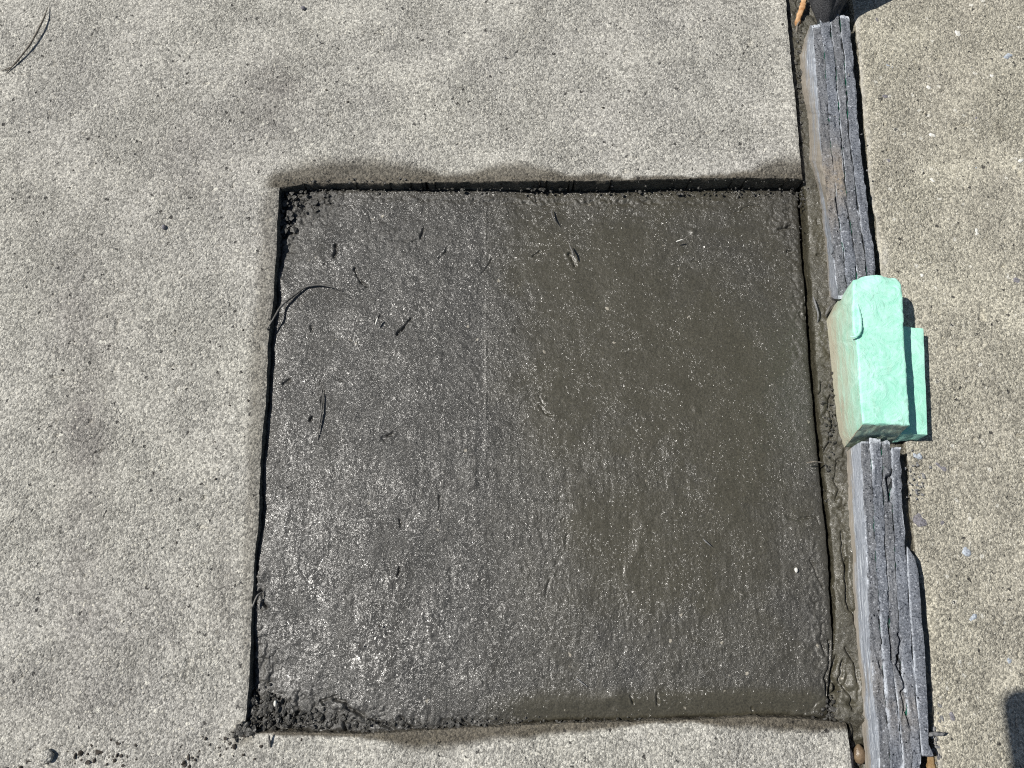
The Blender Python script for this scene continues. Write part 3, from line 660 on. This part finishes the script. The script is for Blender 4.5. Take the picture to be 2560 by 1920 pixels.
lb2 = [(2116, 1127), (2118, 1156), (2119, 1257), (2127, 1371), (2129, 1434), (2133, 1540), (2139, 1648), (2147, 1762), (2154, 1818), (2161, 1886), (2164, 1920), (2172, 2000)]
def stain_lo(PXv, PYv, z, k):
    s = (k == 0)*(.95*sm(.0045, -.006, z)+.25*np.exp(-((PYv-1700)/60)**2))
    if k: s = s+.35*np.exp(-((PYv-1780)/60)**2)
    return np.clip(s, 0, 1)
foam_strip([c0, c1, c2, c3, c4], lb2, base2, o2, [1101, 1099, 1104, 1116], [ZF+.001, ZF+.0013, ZF+.0006, ZF+.0002], 200, zb=-.006, stainfn=stain_lo)
c4r = [(2269, 1366), (2269, 1434), (2284, 1648), (2293, 1762), (2298, 1818), (2304, 1884), (2305, 1889)]
add_box("foam_layer", o2, base2, (c4r, c5, [(x-8, y+1) for x, y in c4r], [(x-10, y+1) for x, y in c5], ZF+.0004, .001, 6, 140, 4, 911), [mat_foam, mat_skin, mat_gap], {0: 0, 1: 1, 2: 2, 3: 0, 4: 0},
        lambda V, W: {'edge': (W[:, 2] > .99)*(W[:, 0] < .01)*1., 'stain': W[:, 0]*0}, amp=.0004, wl_=.01, jag=.0004, ends=.001)

# mint blocks
def A_mint(V, W):
    u, v, w_ = W.T
    s = (w_ < .99)*(.50*(1-w_)**1.5+.24)*(u < .01)+(v > .995)*(w_ < .99)*.45
    s = np.maximum(s, (w_ < .99)*(u < .01)*sm(.35, .0, w_)*.75)
    return {'stain': np.clip(s, 0, 1)}
base3 = at(2170, 920, -.008)
m1 = thing("foam_block", base3, "tall pale mint green foam block wedged upright between the two grey foam strips", "foam block", "mint green foam blocks")
ZM = .0300
tl = [(2137, 703), (2134, 716), (2132, 778), (2134, 826), (2143, 858), (2148, 938), (2153, 1017), (2158, 1061)]
tr = [(2246, 694), (2254, 704), (2256, 733), (2261, 842), (2269, 969), (2275, 1062)]
bl = [(2080, 770), (2066, 802), (2073, 858), (2085, 985), (2096, 1081), (2110, 1119)]
br = [(2205, 742), (2212, 760), (2216, 842), (2222, 969), (2222, 1114)]
V, Fc, tg, W = wbox(tl, tr, bl, br, ZM, -.008, 40, 120, 16, 301, amp=.0003, wl_=.014, rnd_=.0005, jag=.0002, ends=.0005)
u, v, w_ = W.T
V[:, 1] += .0042*np.sin(np.clip(u*.9+.1, 0, 1)*math.pi)*np.exp(-v*25)*sm(.2, 1, w_)           # bulging far end
V[:, 2] -= .0035*(1-sm(0, .09, v))*(w_ > .5)*(.6+.6*vn(u*5, v*30, 9))                         # broken far end of the top
V[:, 2] += (w_ > .99)*(.0004*fbm(V[:, 0], V[:, 1], .012, 4, 302)-.0010*np.clip(.5-np.abs(fbm(V[:, 0], V[:, 1], .010, 3, 303))*3, 0, 1)*np.exp(-v*7)-.0004*np.clip(.5-np.abs(fbm(V[:, 0]*1.5, V[:, 1]*.7, .012, 3, 304))*4, 0, 1))
me = mesh("foam_body", V-np.array(base3), Fc, [mat_mint], attrs=A_mint(V, W)); me.set_sharp_from_angle(angle=math.radians(50))
link("foam_body", me, m1)
def tube(name, parent, base, pts, rad, mat, seed=0, sides=6, flat=1., n=30, taper=(.5, .3), **pr):
    """bent, tapering stem through 3D points"""
    P = np.array(pts, float); s = np.concatenate([[0], np.cumsum(np.linalg.norm(np.diff(P, axis=0), axis=1))])
    # smooth by Catmull-like resampling
    t = np.linspace(0, s[-1], n); Q = np.stack([np.interp(t, s, P[:, c]) for c in range(3)], -1)
    for _ in range(max(1, n//10)): Q[1:-1] = Q[1:-1]*.5+(Q[:-2]+Q[2:])*.25
    rr = random.Random(seed); V = []; Fc = []
    for i in range(n):
        d = Q[min(i+1, n-1)]-Q[max(i-1, 0)]; d = d/(np.linalg.norm(d)+1e-9); a = np.cross(d, [0, 0, 1]); a /= np.linalg.norm(a)+1e-9; b = np.cross(a, d)
        f = i/(n-1); r = rad*(taper[0]+(1-taper[0])*min(1, f*5))*(taper[1]+(1-taper[1])*min(1, (1-f)*4))*(1+.2*rr.uniform(-1, 1))
        for k in range(sides):
            an = 2*math.pi*k/sides; V.append(Q[i]+a*r*math.cos(an)+b*r*flat*math.sin(an))
    for i in range(n-1):
        for k in range(sides): Fc.append((i*sides+k, i*sides+(k+1) % sides, (i+1)*sides+(k+1) % sides, (i+1)*sides+k))
    Fc.append(tuple(range(sides))[::-1]); Fc.append(tuple((n-1)*sides+k for k in range(sides)))
    me = mesh(name, np.array(V)-np.array(base), Fc, mat, attrs={'stain': np.zeros(len(V))})
    if parent is not None: return link(name, me, parent, **pr)
    return link(name, me, None, tuple(base), **pr)
tube("peeled_sliver", m1, base3, [at(2144, 760, ZM), at(2151, 795, ZM+.001), at(2152, 822, ZM+.0022), at(2146, 838, ZM+.003), at(2134, 844, ZM+.0026), at(2126, 840, ZM+.002)], .0012, mat_mint, 3, 8, .6)
base4 = at(2290, 960, 0)
m2 = thing("foam_block", base4, "low pale mint green foam slab lying on the right pavement behind the taller mint block", "foam block", "mint green foam blocks")
Z2 = .0125
tl = [(2236, 812), (2240, 900), (2246, 1000), (2252, 1085)]; tr = [(2309, 822), (2312, 900), (2316, 1000), (2319, 1086)]
dn = lambda pts, z0, z1: [tuple(float(c) for c in px_of(*at(x, y, z0)[:2], z1)) for x, y in pts]
bl = dn(tl, Z2, .0006); br = dn(tr, Z2, .0006); bl[-1] = (bl[-1][0], bl[-1][1]+14); br[-1] = (br[-1][0]-4, br[-1][1]+6)
V, Fc, tg, W = wbox(tl, tr, bl, br, Z2, .0006, 14, 60, 8, 321, amp=.0003, wl_=.014, rnd_=.0003, jag=.0002, ends=.0004)
me = mesh("foam_body", V-np.array(base4), Fc, [mat_mint], attrs={'stain': np.zeros(len(V))}); me.set_sharp_from_angle(angle=math.radians(50))
link("foam_body", me, m2)

# ------------------------------------------------------------------ lumps
def lump(cx, cy, zc, rx, ry, rz, seed, sub=2, rough=.25, rot=0.):
    import bmesh
    bm = bmesh.new(); bmesh.ops.create_icosphere(bm, subdivisions=sub, radius=1)
    V = np.array([v.co[:] for v in bm.verts]); Fc = np.array([[v.index for v in f.verts] for f in bm.faces]); bm.free()
    n = 1+rough*fbm(V[:, 0]*1.+seed*3.1+V[:, 2]*.7, V[:, 1]+seed*1.7-V[:, 2]*.5, .9, 3, seed)
    V = V*n[:, None]*np.array([rx, ry, rz]); c, s = math.cos(rot), math.sin(rot)
    V = V@np.array([[c, s, 0], [-s, c, 0], [0, 0, 1]]); p = at(cx, cy, zc)
    return V+p, Fc
ico_cache = {}
def ico(sub):
    if sub not in ico_cache:
        import bmesh
        bm = bmesh.new(); bmesh.ops.create_icosphere(bm, subdivisions=sub, radius=1)
        ico_cache[sub] = (np.array([v.co[:] for v in bm.verts]), np.array([[v.index for v in f.verts] for f in bm.faces])); bm.free()
    return ico_cache[sub]
def one_lump(name, args, mat, parent=None, kw={}, smooth=True, **pr):
    V, Fc = lump(*args, **kw); b = at(args[0], args[1], args[2]-args[5]*.8)
    me = mesh(name, V-b, Fc, mat, smooth=smooth)
    if parent is not None:
        o = link(name, mesh(name, V, Fc, mat, smooth=smooth), parent, **pr)
    else: o = link(name, me, None, tuple(b), **pr)
    return o
# dark rubbery lump off the top of the picture, with its big shadow
V, Fc = ico(5); n = 1+.10*fbm(V[:, 0]+V[:, 2]*.6, V[:, 1]-V[:, 2]*.4, .8, 4, 401)+.03*fbm(V[:, 0]*1.3+V[:, 2], V[:, 1]+V[:, 2], .12, 3, 402)
zb_ = -.012
t_ = (V[:, 1:2]+1)/2
Vl = V*n[:, None]*np.concatenate([.029+.030*t_, .105+0*t_, .022+.045*t_], 1); Vl[:, 2] += t_[:, 0]*.17; Vl[:, 0] += .006*t_[:, 0]
cb = at(2067, 70, .006)+np.array([0, .105, 0])
Vl += cb; Vl[:, 2] = np.maximum(Vl[:, 2], zb_)
bb = np.array([cb[0], cb[1], zb_])
link("rubber_lump", mesh("rubber_lump", Vl-bb, Fc, mat_black), None, tuple(bb), label="dusty black rounded lump at the top end of the joint, shading the right pavement", category="rubber lump")
# embedded stones of the right slab
rs = np.random.RandomState(8)
ST = [(2430, 175, 10, mat_blue), (2518, 143, 10, mat_blue), (2478, 190, 6, mat_white), (2320, 190, 6, mat_dstone), (2215, 245, 9, mat_dstone), (2222, 165, 7, mat_blue), (2392, 85, 7, mat_white), (2435, 420, 11, mat_blue), (2220, 400, 6, mat_dstone),
      (2318, 220, 6, mat_white), (2330, 340, 7, mat_white), (2550, 405, 9, mat_white), (2330, 452, 6, mat_white), (2440, 580, 7, mat_white), (2360, 1020, 9, mat_white), (2412, 1380, 9, mat_blue), (2292, 1140, 8, mat_blue), (2350, 1165, 9, mat_dstone),
      (2302, 1300, 15, mat_dstone), (2352, 1312, 9, mat_dstone), (2430, 1545, 10, mat_blue), (2375, 1790, 8, mat_dstone), (2518, 1650, 8, mat_blue), (2540, 700, 8, mat_dstone), (2515, 830, 8, mat_dstone), (2300, 690, 7, mat_white), (2440, 300, 7, mat_dstone), (2197, 52, 7, mat_dstone)]
for i, (x_, y_, r_, mt) in enumerate(ST):
    r = r_*.00036
    o_ = one_lump("stone", (x_, y_, -r*.36, r, r*rs.uniform(.8, 1.5), r*.42, 500+i), mt, paveR, dict(sub=3, rough=.9, rot=rs.uniform(0, 3)))
    o_.parent = paveR

# crumbs of mortar (stuff)
def crumbs(name, spots, mat, label, seed):
    rs = np.random.RandomState(seed); Vo, Fo, of = [], [], 0; V0, F0 = ico(1)
    for (cx, cy, sx_, sy_, n, rmin, rmax, zf) in spots:
        for _ in range(n):
            x_, y_ = cx+rs.randn()*sx_, cy+rs.randn()*sy_; r = rmin+(rmax-rmin)*rs.rand()**2.5
            z = zf(x_, y_) if callable(zf) else zf
            V = V0*(1+.34*rs.randn(len(V0), 1))*np.array([r*rs.uniform(.7, 1.3), r*rs.uniform(.7, 1.3), r*rs.uniform(.5, .9)])
            Vo.append(V+at(x_, y_, z+r*.3)); Fo.append(F0+of); of += len(V0)
    nV = sum(len(v) for v in Vo)
    return link(name, mesh(name, np.concatenate(Vo), np.concatenate(Fo), mat, smooth=False, attrs={'paste': np.zeros(nV), 'dull': np.full(nV, .9)}), kind='stuff', label=label, category="crumbs")
crumbs("mortar_crumbs", [(745, 495, 42, 18, 70, .0008, .0030, -.0085), (708, 545, 14, 30, 60, .0008, .0034, -.0095), (1000, 470, 260, 5, 160, .0004, .0014, -.0085), (1750, 480, 170, 5, 110, .0004, .0014, -.0135), (1350, 468, 18, 8, 30, .0006, .002, -.011),
                         (660, 1780, 34, 26, 240, .0006, .0025, -.006), (605, 1828, 16, 9, 60, .0005, .0020, 0), (760, 1800, 90, 14, 150, .0005, .002, -.0045), (1060, 1812, 90, 8, 120, .0005, .0017, -.003), (1500, 1802, 250, 4, 110, .0004, .0011, -.003),
                         (2080, 1780, 18, 22, 70, .0005, .0018, -.004), (2010, 480, 8, 20, 40, .0005, .0016, -.012), (1998, 250, 5, 150, 140, .0005, .0018, -.009), (2075, 1080, 10, 90, 60, .0005, .0015, -.007), (2130, 1860, 10, 30, 60, .0006, .0022, -.013),
                         (1750, 450, 230, 4, 60, .0003, .0008, -.001), (860, 452, 120, 4, 60, .0003, .0009, 0)],
       mat_wet, "crumbs of dark wet mortar gathered in the corners and along the edges of the patch", 3)
crumbs("grit", [(230, 1890, 110, 24, 60, .0004, .0016, -.0003), (520, 1870, 90, 25, 20, .0004, .0012, 0), (600, 1855, 40, 20, 24, .0004, .0013, 0), (400, 900, 300, 600, 60, .0003, .0009, 0), (1300, 200, 500, 130, 30, .0003, .0009, 0)], mat_soil,
       "scattered dark grit lying on the left pavement", 4)
crumbs("pale_grit", [(2215, 1200, 12, 40, 20, .0004, .0014, .001), (2290, 1200, 18, 40, 50, .0004, .0016, 0), (2345, 1850, 8, 40, 30, .0004, .0016, 0), (2110, 300, 24, 150, 14, .0005, .0012, ZF)], mat_chip, "pale grit along the chipped edge of the right pavement", 6)
# single bits
def bit(name, args, mat, label, cat, **kw): return one_lump(name, args, mat, None, kw, label=label, category=cat)
bit("pebble", (135, 0, 0, .001, .001, .001, 1), mat_dstone, "tiny grey pebble on the left pavement near the top edge", "pebble") if False else None
bit("pebble", (2148, 1886, -.009, .0042, .0062, .0038, 601), mat_pebble, "glossy brown pebble in the joint at the bottom edge, left of the lower foam strip", "pebble", rough=.3, sub=3)
bit("pebble", (409, 568, .001, .0017, .0021, .0016, 602), mat_dstone, "small dark pebble standing alone on the left pavement", "pebble", rough=.3)
bit("pebble", (758, 20, .001, .0020, .0016, .0016, 605), mat_dstone, "small dark brown pebble on the pavement at the top edge", "pebble", rough=.3)
bit("pebble", (688, 1759, -.0035, .0011, .0020, .0011, 603), mat_white, "tiny white pebble in the wet mortar at the lower left corner", "pebble", rough=.2)
bit("pebble", (1990, 1425, -.0035, .0013, .0018, .0009, 604), mat_white, "white pebble pressed into the wet concrete near its right edge", "pebble", rough=.3)
bit("stone_crumb", (110, 1890, .002, 0.0055, .0045, .0024, 606), mat_conL, "largest grey stone crumb at the lower left corner of the picture", "stone", rough=.5, sub=3)
bit("stone_crumb", (2120, 1895, -.008, .0050, .0085, .004, 607), mat_dstone, "jagged grey stone crumb in the joint beside the brown pebble", "stone", rough=.7, sub=3)

def stem(name, pts, rad, mat, label, cat, **k):
    P = [at(*p) for p in pts]; b = P[0]; return tube(name, None, b, P, rad, mat, label=label, category=cat, **k)
stem("twig", [(16, 182, .0006), (45, 150, .0018), (75, 112, .003), (97, 72, .0036), (112, 40, .0032), (120, 15, .0012)], .00075, mat_twig, "thin curved dry twig lying on the pavement at the upper left corner", "twig", n=40, seed=4)
stem("twig", [(2, 178, .0006), (28, 168, .0012), (55, 140, .0018)], .0004, mat_twig, "fine side twig beside the curved twig at the upper left corner", "twig", n=16, seed=5)
stem("plant_stem", [(667, 824, .0004), (685, 795, .001), (702, 765, -.002), (735, 738, -.0042), (765, 716, -.0046), (800, 711, -.0048), (833, 718, -.0052), (858, 728, -.0062)], .0009, mat_stem, "curved muddy stem arching from the left pavement into the wet concrete", "stem", n=50, seed=6)
stem("plant_stem", [(800, 955, -.0055), (807, 990, -.0036), (804, 1030, -.0034), (797, 1070, -.0038), (795, 1100, -.0055)], .00065, mat_stem, "thin upright muddy stem half sunk in the left part of the wet concrete", "stem", n=30, seed=7)
stem("plant_stem", [(1378, 522, -.0115), (1381, 540, -.0104), (1392, 560, -.0108)], .0006, mat_stem, "short pale stem in the wet concrete near its top edge", "stem", n=16, seed=8)
stem("plant_stem", [(1423, 612, -.0098), (1431, 628, -.0088), (1438, 646, -.010)], .0007, mat_stem, "short dark stem stub poking from the wet concrete below its top edge", "stem", n=16, seed=9)
stem("splinter", [(938, 813, -.0035), (944, 794, -.0022)], .0006, mat_white, "short white splinter sticking up in the left part of the wet concrete", "splinter", n=8, seed=10)
stem("splinter", [(1690, 604, -.0105), (1708, 598, -.0095)], .0005, mat_white, "short white splinter in the upper right part of the wet concrete", "splinter", n=8, seed=11)
stem("splinter", [(1758, 1348, -.0035), (1778, 1366, -.003)], .0004, mat_chip, "fine pale straw on the wet concrete right of centre", "splinter", n=8, seed=12)
stem("splinter", [(1440, 1696, -.002), (1470, 1718, -.0018)], .0004, mat_chip, "fine pale straw on the wet concrete near its bottom edge", "splinter", n=8, seed=13)
stem("twig", [(2016, 1157, -.001), (2036, 1154, .001), (2059, 1157, -.004)], .0006, mat_twig, "small bare twig bridging the crack beside the lower foam strip", "twig", n=16, seed=14)
stem("plant_stem", [(2033, 742, -.006), (2040, 765, -.004), (2046, 785, -.005), (2044, 808, -.009)], .0007, mat_chip, "pale root fibre hanging over the crack left of the tall mint block", "stem", n=20, seed=15)
stem("plant_stem", [(2063, 790, -.006), (2075, 766, -.003), (2090, 752, -.003)], .0012, mat_stem, "muddy root stub beside the upper left corner of the tall mint block", "stem", n=14, seed=16)
stem("dry_leaf", [(1992, 78, -.012), (1996, 45, -.006), (2006, 20, -.003), (2013, -12, -.001)], .0026, mat_leaf, "curled dry orange leaf sliver in the joint at the top edge", "leaf", n=24, seed=17, flat=.35, taper=(.15, .6))
stem("twig", [(1991, 82, -.010), (1993, 62, -.008), (2000, 52, -.006)], .0009, mat_twig, "short pale twig tip under the orange leaf sliver", "twig", n=12, seed=19)
stem("splinter", [(2318, 1838, .010), (2334, 1834, .0085), (2354, 1836, .0075), (2363, 1833, .0070)], .0013, mat_chip, "grey splinter sticking out from the right side of the lower foam strip", "splinter", n=14, seed=20)
stem("wood_chip", [(2322, 1880, -.004), (2327, 1905, -.003), (2330, 1960, -.003)], .0032, mat_wood, "brown wood chip in the joint at the bottom edge, right of the lower foam strip", "wood chip", n=12, seed=21, flat=.4)
stem("splinter", [(676, 1868, .0006), (673, 1848, .0022), (672, 1836, .0030)], .0008, mat_stem, "short dark splinter standing on the pavement below the lower left corner of the patch", "splinter", n=8, seed=22)
stem("plant_stem", [(630, 1520, .0005), (642, 1490, .0012), (658, 1478, -.002)], .0008, mat_stem, "short muddy stem over the lower part of the left edge of the patch", "stem", n=14, seed=23)

# ------------------------------------------------------------------ the phone that takes the picture, out of frame; its corner shades the lower right
P = Vector(at(2497, 1722, 0)); zc = .565; C = P+SUN*(zc/SUN.z)       # corner of the phone
import bmesh
def rbox(name, w_, h_, d_, rad, mat, parent, z0, cx=0, cy=0):
    bm = bmesh.new(); n = 10; pts = []
    for qx, qy, a0 in ((1, 1, 0), (-1, 1, 90), (-1, -1, 180), (1, -1, 270)):
        for k in range(n+1):
            a = math.radians(a0+90*k/n); pts.append((cx+qx*(w_/2-rad)+rad*math.cos(a), cy+qy*(h_/2-rad)+rad*math.sin(a)))
    lo = [bm.verts.new((x, y, z0)) for x, y in pts]; hi = [bm.verts.new((x, y, z0+d_)) for x, y in pts]
    bm.faces.new(lo[::-1]); bm.faces.new(hi)
    for i in range(len(pts)): bm.faces.new((lo[i], lo[(i+1) % len(pts)], hi[(i+1) % len(pts)], hi[i]))
    me = bpy.data.meshes.new(name); bm.to_mesh(me); bm.free(); me.materials.append(mat); return link(name, me, parent)
ph = thing("phone", (C.x+.0735, C.y-.0358, zc), "dark smartphone held level above the pavement", "phone")
rbox("phone_body", .147, .0715, .0078, .013, mat_phone, ph, 0); rbox("screen", .141, .065, .0006, .010, mat_steel, ph, .0079)
